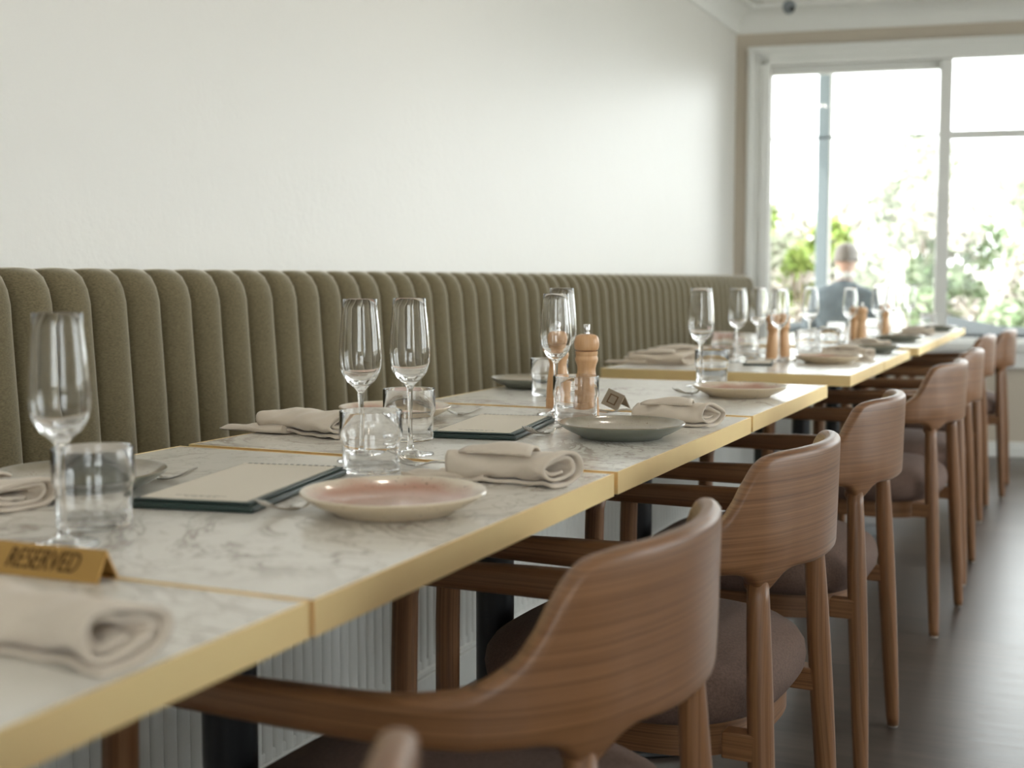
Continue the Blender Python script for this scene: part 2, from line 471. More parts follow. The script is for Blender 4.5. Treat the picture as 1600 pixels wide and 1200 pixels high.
def empty(name, loc, rz=0, label=None, cat=None, group=None):
    o = bpy.data.objects.new(name, None); COL.objects.link(o)
    o.empty_display_size = 0.05
    o.location = loc; o.rotation_euler = (0, 0, rz)
    return tag(o, label, cat, group)

def struct(o):
    o['kind'] = 'structure'; return o

def kids(o):
    return [c for c in bpy.data.objects if c.parent == o]

def copy_tree(o, parent=None):
    c = o.copy(); COL.objects.link(c)
    if parent is not None: c.parent = parent
    for k in kids(o): copy_tree(k, c)
    return c

def spline(pts, n):
    """Catmull-Rom through tuples of any size; n samples per span"""
    out = []
    m = len(pts)
    for i in range(m - 1):
        p0 = pts[max(i-1, 0)]; p1 = pts[i]; p2 = pts[i+1]; p3 = pts[min(i+2, m-1)]
        for k in range(n):
            t = k / n
            out.append(tuple(0.5*((2*b) + (c-a)*t + (2*a-5*b+4*c-d)*t*t + (3*b-a-3*c+d)*t**3) for a, b, c, d in zip(p0, p1, p2, p3)))
    out.append(tuple(pts[-1]))
    return out

# ================================================================== THE ROOM
# far (window) wall runs from the corner C0 along D0; W() maps (along, out, z) to the world
C0 = Vector((-1.88, 7.46, 0)); D0 = Vector((math.cos(math.radians(8.745)), math.sin(math.radians(8.745)), 0))
N0 = Vector((-D0.y, D0.x, 0))
def W(a, o, z):
    p = C0 + D0 * a + N0 * o; return (p.x, p.y, z)
def wbox(mb, a0, a1, o0, o1, z0, z1, mi=0):
    v = [W(a0,o0,z0),W(a1,o0,z0),W(a1,o1,z0),W(a0,o1,z0),W(a0,o0,z1),W(a1,o0,z1),W(a1,o1,z1),W(a0,o1,z1)]
    mb.add(v, [(0,3,2,1),(4,5,6,7),(0,1,5,4),(1,2,6,5),(2,3,7,6),(3,0,4,7)], mi=mi)

HC = 2.56; XR = 2.6; YB = -2.6
b = MB(); b.add([(-2.2, YB - .2, 0), (XR + .2, YB - .2, 0), (XR + .2, 8.6, 0), (-2.2, 7.6, 0)], [(0, 1, 2, 3)])
b.add([(-2.2, YB - .2, -.1), (XR + .2, YB - .2, -.1), (XR + .2, 8.6, -.1), (-2.2, 7.6, -.1)], [(3, 2, 1, 0)])
struct(b.build('floor', M['floor'], smooth=False))
b = MB(); b.box((-2.1, YB - .2, HC), (XR + .2, 8.9, HC + .2))
struct(b.build('ceiling', M['ceil'], smooth=False))
b = MB(); b.box((-2.08, YB - .2, 0), (-1.88, 7.7, HC))
struct(b.build('wall_left', M['wall'], smooth=False))
b = MB(); b.box((-1.88, YB - .2, 0), (.2, YB, HC)); b.box((2.0, YB - .2, 0), (XR, YB, HC)); b.box((.2, YB - .2, 0), (2.0, YB, .8)); b.box((.2, YB - .2, 2.4), (2.0, YB, HC))
struct(b.build('wall_back', M['wall'], smooth=False))
WZ0, WZ1 = .55, 2.46
# right wall: piers, sill wall and head round wide windows, unseen, added for light
b = MB(); b.box((XR, YB - .2, 0), (XR + .2, 8.4, WZ0)); b.box((XR, YB - .2, WZ1), (XR + .2, 8.4, HC))
added_wins = [(-1.9, -.7), (2.3, 3.7), (3.9, 5.4), (5.6, 7.1)]
edges = [YB - .2] + [q for w in added_wins for q in w] + [8.4]
for k in range(0, len(edges), 2): b.box((XR, edges[k], WZ0), (XR + .2, edges[k+1], WZ1))
struct(b.build('wall_right', M['wall'], smooth=False))
b = MB()  # unseen back window, added to brighten the glass edges
for x in (.2, 1.075, 1.95): b.box((x, YB - .14, .8), (x + .05, YB - .06, 2.4))
b.box((.2, YB - .14, .8), (2.0, YB - .06, .86)); b.box((.2, YB - .14, 2.34), (2.0, YB - .06, 2.4))
w = b.build('window_9', M['white'], smooth=False); struct(w)
b = MB(); b.box((.25, YB - .105, .86), (1.95, YB - .095, 2.34)); b.build('glass_pane', M['pane'], w, smooth=False)
for k, (y0, y1) in enumerate(added_wins):
    b = MB()
    for (a, c) in ((y0, y0 + .05), (y1 - .05, y1), ((y0 + y1)/2 - .025, (y0 + y1)/2 + .025)):
        b.box((XR + .06, a, WZ0), (XR + .14, c, WZ1))
    b.box((XR + .06, y0, WZ0), (XR + .14, y1, WZ0 + .06)); b.box((XR + .06, y0, WZ1 - .06), (XR + .14, y1, WZ1))
    w = b.build('window_%d' % (k + 2), M['white'], smooth=False); struct(w)
    b = MB(); b.box((XR + .095, y0 + .05, WZ0 + .06), (XR + .105, y1 - .05, WZ1 - .06)); b.build('glass_pane', M['pane'], w, smooth=False)

# far wall with the big window opening: a from .20 to 4.6, z from .655 to 2.255
b = MB()
AE = 4.53
wbox(b, -.25, .20, 0, .22, 0, HC); wbox(b, 4.1, AE + .2, 0, .22, 0, HC)
wbox(b, .20, 4.1, 0, .22, 0, .60); wbox(b, .20, 4.1, 0, .22, 2.26, HC)
struct(b.build('wall_far', M['beige'], smooth=False))
# casing (stepped architrave), sill, sashes
b = MB()
wbox(b, .068, .175, -.028, 0, .50, 2.335); wbox(b, .068, 4.22, -.028, 0, 2.235, 2.335)
wbox(b, .150, .200, -.045, 0.03, .50, 2.262); wbox(b, .150, 4.14, -.045, 0.03, 2.225, 2.262)
wbox(b, .075, .10, -.040, 0, .50, 2.33); wbox(b, .068, 4.22, -.040, 0, 2.305, 2.335)
wbox(b, .068, 4.22, -.03, 0, .50, .60)
struct(b.build('trim_1', M['white'], smooth=False, bevel=.004))
win = MB()
# sash of light 1 (lower head), mullion, light 2 and 3
wbox(win, .185, .207, .04, .11, .62, 2.26)
wbox(win, .185, 1.135, .04, .11, 2.183, 2.26)
wbox(win, 1.133, 1.200, .0, .12, .62, 2.262)
wbox(win, 1.200, 4.1, .04, .11, 2.250, 2.262)
wbox(win, 2.75, 2.82, .0, .12, .62, 2.262)
wbox(win, 4.02, 4.1, .0, .12, .62, 2.262)
wbox(win, .185, 4.1, .04, .11, .60, .665)
wbox(win, 1.200, 4.1, .055, .095, 1.79, 1.835)
w1 = win.build('window_1', M['white'], smooth=False, bevel=.003); struct(w1)
b = MB(); wbox(b, .207, 1.133, .066, .084, 1.812, 1.824); b.build('glazing_bar', M['post'], w1, smooth=False)
b = MB(); wbox(b, .15, 4.14, -.055, .06, .60, .645); b.build('window_sill', M['white'], w1, smooth=False, bevel=.004)
for (a0, a1, z1) in ((.207, 1.133, 2.183), (1.2, 2.75, 2.25), (2.82, 4.02, 2.25)):
    b = MB(); wbox(b, a0, a1, .073, .078, .665, z1); b.build('glass_pane', M['pane'], w1, smooth=False)
# cove cornices
def cove(name, A, B, inward):
    """quarter-round cove between points A and B (at wall), inward = unit vector into the room"""
    b = MB(); prof = [(0, HC - .145), (.012, HC - .145), (.014, HC - .13)]
    for k in range(9):
        t = k / 8 * PI / 2
        prof.append((.014 + .10 * (1 - math.cos(t)), HC - .13 + .105 * math.sin(t)))
    prof += [(.125, HC - .025), (.125, HC), (0, HC)]
    rings = []
    for P in (A, B):
        rings.append([tuple(Vector(P) + Vector(inward) * r + Vector((0, 0, z))) for r, z in prof])
    b.rings(rings)
    return struct(b.build(name, M['ceil'], smooth=False))
cove('trim_2', (-1.88, YB, 0), (-1.88, 7.46, 0), (1, 0, 0))
e = C0 + D0 * AE
cove('trim_3', tuple(C0), tuple(e), tuple(-N0))
# skirting on the far wall
b = MB(); wbox(b, .0, AE, -.016, 0, 0, .085); wbox(b, .0, AE, -.022, 0, 0, .06)
struct(b.build('baseboard_far', M['white'], smooth=False, bevel=.003))

# ceiling camera near the far corner
cc = empty('ceiling_camera', (-1.50, 7.09, HC), 0, 'small grey dome camera hanging from the ceiling above the far window', 'camera')
b = MB(); b.lathe([(0, 0), (.045, 0), (.042, -.018), (.03, -.026), (0, -.026)], 24); b.build('mount', M['white'], cc)
b = MB(); b.tube([(0, 0, -.02), (0, 0, -.06)], .012, 12); b.build('bracket', M['white'], cc)
b = MB(); b.lathe([(0, -.052), (.02, -.056), (.034, -.075), (.036, -.092), (.026, -.115), (.012, -.125), (0, -.127)], 24); b.build('camera_body', M['camgrey'], cc)
b = MB(); b.tube([(.018, -.025, -.10), (.028, -.04, -.112)], .011, 16); b.build('lens', M['black'], cc)

for k, (x, y) in enumerate(((-.9, .4), (-.9, 1.9), (-.9, 3.4), (.9, -.6), (.9, .9), (.9, 2.4))):  # unseen ceiling lights, added as fill from above for the tables
    dl = empty('added_downlight', (x, y, HC), 0, None, 'ceiling light', 'added recessed ceiling lights')
    dl['label'] = 'added round recessed ceiling light ' + ('above the nearest table', 'above the second table', 'above the end of the near row', 'over the aisle behind the camera', 'over the aisle beside the camera', 'over the aisle near the right windows')[k]
    b = MB(); b.lathe([(.07, 0), (.085, 0), (.083, -.006), (.068, -.008)], 32, closed=True); b.build('trim_ring', M['white'], dl)
    b = MB(); b.lathe([(0, -.002), (.068, -.002), (.068, 0), (0, 0)], 32); b.build('diffuser', M['fill_lamp'], dl)
    ld = bpy.data.lights.new('fill_lamp', 'AREA'); ld.shape = 'DISK'; ld.size = .13; ld.energy = 0.8; ld.color = (1.0, .90, .78)
    lo = bpy.data.objects.new('fill_lamp', ld); COL.objects.link(lo); lo.parent = dl; lo.location = (0, 0, -.012)

# ================================================================== BANQUETTE
bq = empty('banquette', (-1.6, 4.0, 0), 0, 'long olive velvet banquette with vertical channels along the white wall', 'banquette')
def rel(o, root):
    o.location = (-root.location.x, -root.location.y, -root.location.z); return o
PW = .0995; CH0 = 1.812 - 12 * PW; NCH = 68
b = MB(); nseg = 12
YE = 7.22
# backrest: scalloped channels that roll over the top
path = [(0.0, .46), (.004, .60), (.012, .75), (.022, .90), (.027, .955), (.036, .985), (.052, 1.008), (.072, 1.020), (.098, 1.022)]
# (setback from the crest line, z); crest at x=-1.70 leaning
ys = []
for c in range(NCH):
    if CH0 + c * PW > YE: break
    for k in range(nseg): ys.append((CH0 + (c + k / nseg) * PW, k / nseg))
rings = []
for (y, t) in ys:
    d = 1 - math.sqrt(max(0, 1 - (2*t - 1)**2))       # 0 on the crest, 1 in the valley
    r = []
    for i, (sx, z) in enumerate(path):
        w = 1.0 if i < 4 else max(.25, 1 - (i - 3) * .14)
        zz = z - (0.010 * d if i >= 5 else 0)
        r.append((-1.675 - sx - .048 * d * w, y, zz))
    r += [(-1.86, y, 1.015), (-1.86, y, .46)]
    rings.append(r)
b.rings(rings)
rel(b.build('backrest', M['velvet'], bq, sharp=50), bq)
# seat cushion, plinth and skirting
b = MB()
def rbox_ring(x0, x1, z0, z1, y, r=.03, n=5):
    pts = []
    for (cx, cz, a0) in ((x1 - r, z1 - r, 0), (x0 + r, z1 - r, 90), (x0 + r, z0 + r, 180), (x1 - r, z0 + r, 270)):
        for k in range(n + 1):
            a = math.radians(a0 + 90 * k / n); pts.append((cx + r * math.cos(a), y, cz + r * math.sin(a)))
    return pts
y = 0.62
while y < YE - .1:
    y2 = min(y + 1.35, YE)
    b.rings([rbox_ring(-1.70, -1.345, .385, .455, y + .003, .02), rbox_ring(-1.70, -1.335, .38, .468, y + .02, .03), rbox_ring(-1.70, -1.335, .38, .468, y2 - .02, .03), rbox_ring(-1.70, -1.345, .385, .455, y2 - .003, .02)])
    y = y2
rel(b.build('seat_cushion', M['velvet'], bq, sharp=40), bq)
b = MB(); FP = .0345; rings = []; y = .62
ns = 8; k = 0
while y < YE:
    t = (k % ns) / ns
    d = math.sqrt(max(0, 1 - (2*t - 1)**2)) * .0085
    rings.append([(-1.368 + d, y, .10), (-1.368 + d, y, .38), (-1.86, y, .38), (-1.86, y, .10)])
    k += 1; y += FP / ns
b.rings(rings)
rel(b.build('fluted_plinth', M['flute'], bq, sharp=60), bq)
b = MB(); b.box((-1.6, .62, 0), (-1.352, YE, .085)); b.box((-1.6, .62, .085), (-1.357, YE, .10)); b.box((-1.6, .62, .10), (-1.362, YE, .12))
rel(b.build('skirting', M['flute'], bq, smooth=False, bevel=.003), bq)

# power outlet on the plinth
po = empty('power_outlet', (-1.353, 2.99, .24), 0, 'white double power outlet on the fluted plinth between chair legs', 'power outlet')
b = MB(); b.box((-.004, -.055, -.04), (.01, .055, .04)); b.build('plate', M['plastic'], po, smooth=False, bevel=.003)
for s in (-1, 1):
    b = MB(); b.lathe([(0, 0), (.013, 0), (.012, .006), (0, .006)], 20)
    q = b.build('socket', M['plastic'], po); q.rotation_euler = (0, PI/2, 0); q.location = (.01, s * .025, -.008)
    b = MB(); b.box((.01, s*.025 - .006, .018), (.016, s*.025 + .006, .03)); b.build('switch', M['plastic'], po, smooth=False)

# ================================================================== TABLES
TX0, TX1 = -1.228, -.540
def make_table():
    t = empty('dining_table', (0, 0, 0))
    hw, hd, th = (TX1 - TX0) / 2, .3615, .029
    b = MB(); e = .0022
    b.box((-hw + e, -hd + e, -th + .001), (hw - e, hd - e, 0)); o = b.build('tabletop', M['marble'], t, smooth=False); o.location.z = .75
    b = MB()
    for (x0, x1, y0, y1) in ((-hw, hw, -hd, -hd + e), (-hw, hw, hd - e, hd), (-hw, -hw + e, -hd + e, hd - e), (hw - e, hw, -hd + e, hd - e)):
        b.box((x0, y0, .75 - th), (x1, y1, .7504))
    b.build('brass_edge', M['brass'], t, smooth=False)
    b = MB(); b.lathe([(0, .018), (.032, .018), (.032, .70), (.075, .712), (.14, .7205), (0, .7205)], 32)
    b.build('pedestal', M['black'], t, sharp=40)
    b = MB(); b.lathe([(0, 0), (.202, 0), (.206, .005), (.204, .011), (.19, .014), (.05, .020), (0, .020)], 64)
    b.build('base', M['black'], t, sharp=40)
    return t
tab0 = make_table()
tables = [  # y centre, rotation, length scale, label
    (.468, 0, 1.0, 'nearest marble table with brass edge, bearing the rolled napkin at the left'),
    (1.188, .004, .985, 'marble table with brass edge under the large pink plate and first menu'),
    (1.923, -.004, 1.0, 'marble table with brass edge under the sage plate and two wooden mills'),
    (2.68, 0, 1.04, 'marble table with brass edge at the end of the near row of four'),
    (3.695, 0, .86, 'marble table with brass edge starting the second row beyond the gap'),
    (4.335, 0, .88, 'marble table with brass edge ending the second row'),
    (5.19, 0, .93, 'marble table with brass edge starting the farthest row'),
    (5.88, 0, .93, 'marble table with brass edge in the middle of the farthest row'),
    (6.56, 0, .90, 'marble table with brass edge closest to the window'),
]
PED = {4: 3.93, 5: 4.50, 6: 5.12, 7: 5.76, 8: 6.43}
for i, (yc, rz, sc, lab) in enumerate(tables):
    t = tab0 if i == 0 else copy_tree(tab0)
    t.location = ((TX0 + TX1)/2 + (.006 if i in (6, 7, 8) else 0), yc, 0); t.rotation_euler = (0, 0, rz)
    tag(t, lab, 'table', 'marble topped tables along the banquette')
    for c in kids(t):
        if c.name.split('.')[0] in ('tabletop', 'brass_edge'): c.scale = (1, sc, 1)
        elif i in PED: c.location.y = PED[i] - yc

# ================================================================== CHAIRS
def make_chair():
    root = empty('dining_chair', (0, 0, 0))
    # backrest and arms: one bent band; (x forward is negative, v, top, bottom, thickness)
    half = [(0, 0, .7650, .595, .024), (-.003, .05, .7650, .595, .024), (-.013, .10, .7645, .597, .024), (-.027, .14, .7635, .598, .024), (-.043, .175, .7590, .599, .024),
            (-.053, .191, .749, .600, .025), (-.064, .205, .727, .600, .026), (-.076, .218, .700, .600, .028), (-.092, .2315, .676, .600, .031), (-.122, .250, .656, .600, .034),
            (-.165, .263, .646, .600, .035), (-.22, .270, .641, .600, .034), (-.32, .272, .638, .600, .034), (-.481, .269, .632, .600, .033)]
    pts = [(p[0], -p[1], p[2], p[3], p[4]) for p in reversed(half)] + half[1:]
    S = spline(pts, 9)
    rings = []
    n = 20
    for i, p in enumerate(S):
        a = S[max(i-1, 0)]; c = S[min(i+1, len(S)-1)]
        tx, ty = c[0]-a[0], c[1]-a[1]; L = math.hypot(tx, ty); tx /= L; ty /= L
        nx, ny = ty, -tx                                    # outward normal (towards +x at the rear)
        v = p[1]; zt, zb, th = p[2], p[3], p[4]
        inrear = p[0] > -.12
        bul = math.exp(-((abs(v) - .166) / .028) ** 2) if inrear else 0
        g = math.exp(-((abs(v) - .166) / .046) ** 2) if inrear else 0
        zb = zb - .036 * bul
        tb = th + .012 * bul
        def pt(off, z):
            q = min(1, max(0, (.635 - z) / .075)); q = q * q * (3 - 2*q)
            lean = -.004 * (zt - z) / .17 * (1 if inrear else 0) - .019 * g * q
            w = off - .0115 + lean
            return (p[0] + nx * w, p[1] + ny * w, z)
        rt = min(th * .48, .0105); rb = min(tb * .42, .012)
        m = 5; r = []
        for k in range(m):
            an = PI/2 * k / (m - 1); r.append(pt(th/2 - rt + rt * math.sin(an), zt - rt + rt * math.cos(an)))
        for k in range(1, 8):
            f = k / 8; z = (zt - rt) * (1 - f) + (zb + rb) * f; r.append(pt((th * (1-f) + tb * f)/2, z))
        for k in range(m):
            an = PI/2 * k / (m - 1); r.append(pt(tb/2 - rb + rb * math.cos(an), zb + rb - rb * math.sin(an)))
        for k in range(m):
            an = PI/2 * k / (m - 1); r.append(pt(-tb/2 + rb - rb * math.sin(an), zb + rb - rb * math.cos(an)))
        for k in range(1, 8):
            f = k / 8; z = (zt - rt) * f + (zb + rb) * (1 - f); r.append(pt(-(th * f + tb * (1-f))/2, z))
        for k in range(m):
            an = PI/2 * k / (m - 1); r.append(pt(-th/2 + rt - rt * math.cos(an), zt - rt + rt * math.sin(an)))
        rings.append(r)
    # round the tips of the arms
    def tip(r, dx, f):
        c = [sum(q[k] for q in r) / len(r) for k in range(3)]
        return [(c[0] + (q[0]-c[0])*f + dx, c[1] + (q[1]-c[1])*f, c[2] + (q[2]-c[2])*f) for q in r]
    e0, e1 = rings[0], rings[-1]
    rings = [tip(e0, -.017, .35), tip(e0, -.014, .75), tip(e0, -.008, .93)] + rings + [tip(e1, -.008, .93), tip(e1, -.014, .75), tip(e1, -.017, .35)]
    b = MB(); b.rings(rings, zuv=True)
    b.build('backrest', M['wood'], root, sharp=55)
    # seat frame: bent rail
    def plan(v_half, x0, x1, n=72, ex=3.2):
        cx = (x0 + x1) / 2; hx = (x0 - x1) / 2; out = []
        for k in range(n):
            a = 2*PI*k/n; c, s = math.cos(a), math.sin(a)
            out.append((cx + hx * math.copysign(abs(c) ** (2/ex), c), v_half * math.copysign(abs(s) ** (2/ex), s)))
        return out
    b = MB(); P = plan(.196, -.082, -.478); P2 = plan(.178, -.102, -.460)
    b.rings([[(o[0], o[1], .325), (o[0], o[1], .384), (i[0], i[1], .384), (i[0], i[1], .325)] for o, i in zip(P, P2)], loop=True)
    b.build('seat_frame', M['wood'], root, sharp=40)
    # upholstered seat
    b = MB(); rings = []
    for (f, z) in ((.78, .372), (.88, .372), (.95, .380), (.99, .394), (1.0, .411), (.99, .428), (.95, .443), (.87, .456), (.74, .466), (.54, .473), (.30, .477), (.10, .478)):
        P = plan(.238 * f, -.275 + .222 * f, -.275 - .248 * f, 56, 2.9); rings.append([(x, y, z) for x, y in P])
    b.rings(rings); b.build('seat', M['cushion'], root)
    # legs
    for s in (-1, 1):
        b = MB(); pl = []; rl = []
        for t, rr in ((0, .0128), (.03, .0138), (.25, .0168), (.55, .0188), (.72, .0186), (.86, .0172), (.95, .0160), (1.0, .0150)):
            pl.append((-.034 + (-.065 + .034) * t, s * (.195 + (.158 - .195) * t), .004 + (.585 - .004) * t)); rl.append(rr)
        b.tube(pl, rl, 18); lg = b.build('leg', M['wood'], root)
        b = MB(); b.lathe([(0, 0), (.010, 0), (.011, .002), (.011, .005), (0, .005)], 16, (pl[0][0], pl[0][1], 0)); b.build('glide', M['glide'], lg)
        b = MB()
        pl = [(-.502, s*.262, .004), (-.501, s*.264, .15), (-.499, s*.267, .33), (-.497, s*.269, .50), (-.495, s*.269, .58), (-.486, s*.269, .612)]
        b.tube(pl, [.0130, .0155, .0175, .0178, .0175, .0155], 18); lg = b.build('leg', M['wood'], root)
        b = MB(); b.lathe([(0, 0), (.010, 0), (.011, .002), (.011, .005), (0, .005)], 16, (pl[0][0], pl[0][1], 0)); b.build('glide', M['glide'], lg)
        b = MB(); b.box((-.510, min(s*.18, s*.26), .334), (-.480, max(s*.18, s*.26), .376)); b.build('joint_block', M['wood'], root, smooth=False, bevel=.003)
        b = MB(); b.box((-.105, min(s*.158, s*.190), .334), (-.050, max(s*.158, s*.190), .372)); b.build('joint_block', M['wood'], root, smooth=False, bevel=.003)
    return root
ch0 = make_chair()
chairs = [
    (-.2755, .419, 0, 'wooden armchair with only its backrest tip in view at the bottom of the photo'),
    (-.325, 1.195, -.03, 'large wooden armchair nearest the camera with full curved backrest in view'),
    (-.323, 1.889, -.055, 'second complete wooden armchair from the camera, opposite the sage plate'),
    (-.325, 2.711, -.025, 'third complete wooden armchair from the camera, at the end of the near row'),
    (-.295, 3.886, -.085, 'wooden armchair at the first table beyond the gap'),
    (-.290, 4.56, 0, 'wooden armchair half hidden behind the one at the gap'),
    (-.320, 5.75, 0, 'wooden armchair second from the window end of the row'),
    (-.268, 6.42, 0, 'wooden armchair farthest away, closest to the window'),
]
for i, (x, yy, rz, lab) in enumerate(chairs):
    c = ch0 if i == 0 else copy_tree(ch0)
    c.location = (x, yy, 0); c.rotation_euler = (0, 0, rz)
    tag(c, lab, 'chair', 'stained ash armchairs along the tables')

# ================================================================== TABLEWARE
TZ = .7505
def make_wine():
    r = empty('wine_glass', (0, 0, 0)); w = .0011
    outer = [(.0045, .0945), (.0065, .0985), (.0115, .1035), (.0185, .1095), (.0245, .1185), (.0282, .130), (.0292, .142), (.0290, .155), (.0280, .172), (.0262, .192), (.0243, .210), (.0232, .222)]
    inner = [(max(0, a - w), z) for a, z in outer[3:]]
    inner = [(0, .1075), (.008, .1085), (.0155, .1125)] + [(a - w, z + (.0015 if z < .13 else 0)) for a, z in outer[4:]]
    prof = [(0, .0945)] + outer + [(.0229, .2226), (.0224, .2226)] + list(reversed(inner))
    b = MB(); b.lathe(prof, 40); b.build('bowl', M['glass'], r, sharp=60)
    b = MB(); b.lathe([(0, .0080), (.0062, .0080), (.0046, .012), (.0036, .022), (.0033, .05), (.0036, .075), (.0044, .0943), (0, .0943)], 20); b.build('stem', M['glass'], r, sharp=60)
    b = MB(); b.lathe([(0, 0), (.0330, 0), (.0336, .0008), (.0330, .0017), (.022, .0028), (.012, .0050), (.0064, .0078), (0, .0078)], 40); b.build('foot', M['glass'], r, sharp=60)
    return r
def make_tumbler():
    prof = [(0, 0), (.0355, 0), (.0372, .0015), (.0374, .004), (.0374, .038), (.0380, .041), (.0402, .0445), (.0408, .047), (.0408, .0785), (.0404, .080), (.0399, .0802), (.0395, .0795),
            (.0394, .0478), (.0388, .0452), (.0366, .0417), (.0360, .0385), (.0360, .007), (.0345, .0052), (0, .0048)]
    b = MB(); b.lathe(prof, 48); return b.build('water_tumbler', M['glass'], sharp=50)
def make_plate(mat):
    prof = [(0, .0025), (.056, .0025), (.059, 0), (.064, 0), (.067, .003), (.080, .0085), (.093, .0155), (.0995, .0208), (.1005, .0226), (.0995, .0240), (.0970, .0236), (.090, .0185), (.080, .0135), (.068, .0098), (.04, .0085), (0, .0082)]
    b = MB(); b.lathe(prof, 72); return b.build('dinner_plate', mat, sharp=60)
def make_mill(kind):
    r = empty('pepper_mill', (0, 0, 0))
    body = [(0, 0), (.0225, 0), (.0232, .003), (.0232, .018), (.0222, .020), (.0226, .024), (.0212, .045), (.0182, .070), (.0166, .082), (.0172, .090), (.0190, .096), (.0208, .101), (.0210, .105), (.0196, .1095), (.0202, .112), (.0204, .1165), (.0190, .1185), (0, .1185)]
    b = MB(); b.lathe([(a, z) for a, z in spline([(p[0], p[1]) for p in body], 3)], 36); b.build('body', M['beech'], r, sharp=40)
    head = [(0, .1195), (.0180, .1195), (.0216, .1230), (.0228, .1285), (.0229, .1350), (.0218, .1410), (.0190, .1460), (.0125, .1490), (0, .1500)]
    b = MB(); b.lathe(spline(head, 3), 36); b.build('head', M['beech'], r, sharp=50)
    b = MB(); b.lathe([(0, .1490), (.0056, .1490), (.0052, .1530), (.0036, .1540), (.0036, .1555), (.0058, .1565), (.0060, .1660), (.0050, .1675), (0, .1677)], 20); b.build('knob', M['steel'], r, sharp=50)
    return r
def make_fork():
    b = MB()
    # along +x from handle end (0) to tine tips (.19)
    cs = [(0, .0075, .0012, .0025), (.02, .0085, .0012, .003), (.06, .0060, .0014, .006), (.10, .0036, .0017, .0095), (.122, .0032, .0018, .0092), (.134, .0085, .0014, .0060), (.142, .0112, .0012, .0040), (.150, .0115, .0011, .0034)]
    rings = []
    for x, hw, t, z in spline(cs, 4):
        rings.append([(x, hw * math.cos(2*PI*k/12), z + t * math.sin(2*PI*k/12)) for k in range(12)])
    b.rings(rings)
    for k in range(4):
        y0 = (k - 1.5) * .0062
        pl = [(.148, y0, .0035), (.160, y0, .0036), (.175, y0 * .98, .0070), (.188, y0 * .95, .0135), (.193, y0 * .94, .0170)]
        b.tube(spline(pl, 3), [.0017] * 4 + [.0016] * 5 + [.0012] * 3 + [.0008], 8)
    return b.build('fork', M['steel'], sharp=60)
def make_menu():
    r = empty('menu', (0, 0, 0)); hw, hl = .074, .142
    b = MB(); b.box((-hw, -hl, 0), (hw, hl, .0075)); b.build('cover', M['leather'], r, smooth=True, sharp=30, bevel=.003, bseg=3)
    b = MB(); b.box((-hw + .004, -hl + .004, .0078), (hw - .004, hl - .004, .0105)); b.build('board', M['leather'], r, smooth=True, sharp=30, bevel=.0012)
    b = MB(); b.box((-hw + .010, -hl + .010, .0106), (hw - .012, hl - .010, .0116)); b.build('page', M['paper'], r, smooth=False)
    b = MB()
    for k in range(15): b.box((-.058 + k * .0083, hl - .0120, .0117), (-.0535 + k * .0083, hl - .0085, .0120))
    b.build('binding', M['leather'], r, smooth=False)
    b = MB()
    for row, (x0, x1) in enumerate(((-.032, .030), (-.018, .016))):
        x = x0
        while x < x1:
            wd = random.uniform(.004, .009); b.box((x, -hl + .030 - row * .007, .01165), (x + wd, -hl + .0315 - row * .007, .0118)); x += wd + .002
    b.build('printed_lines', M['ink'], r, smooth=False)
    return r
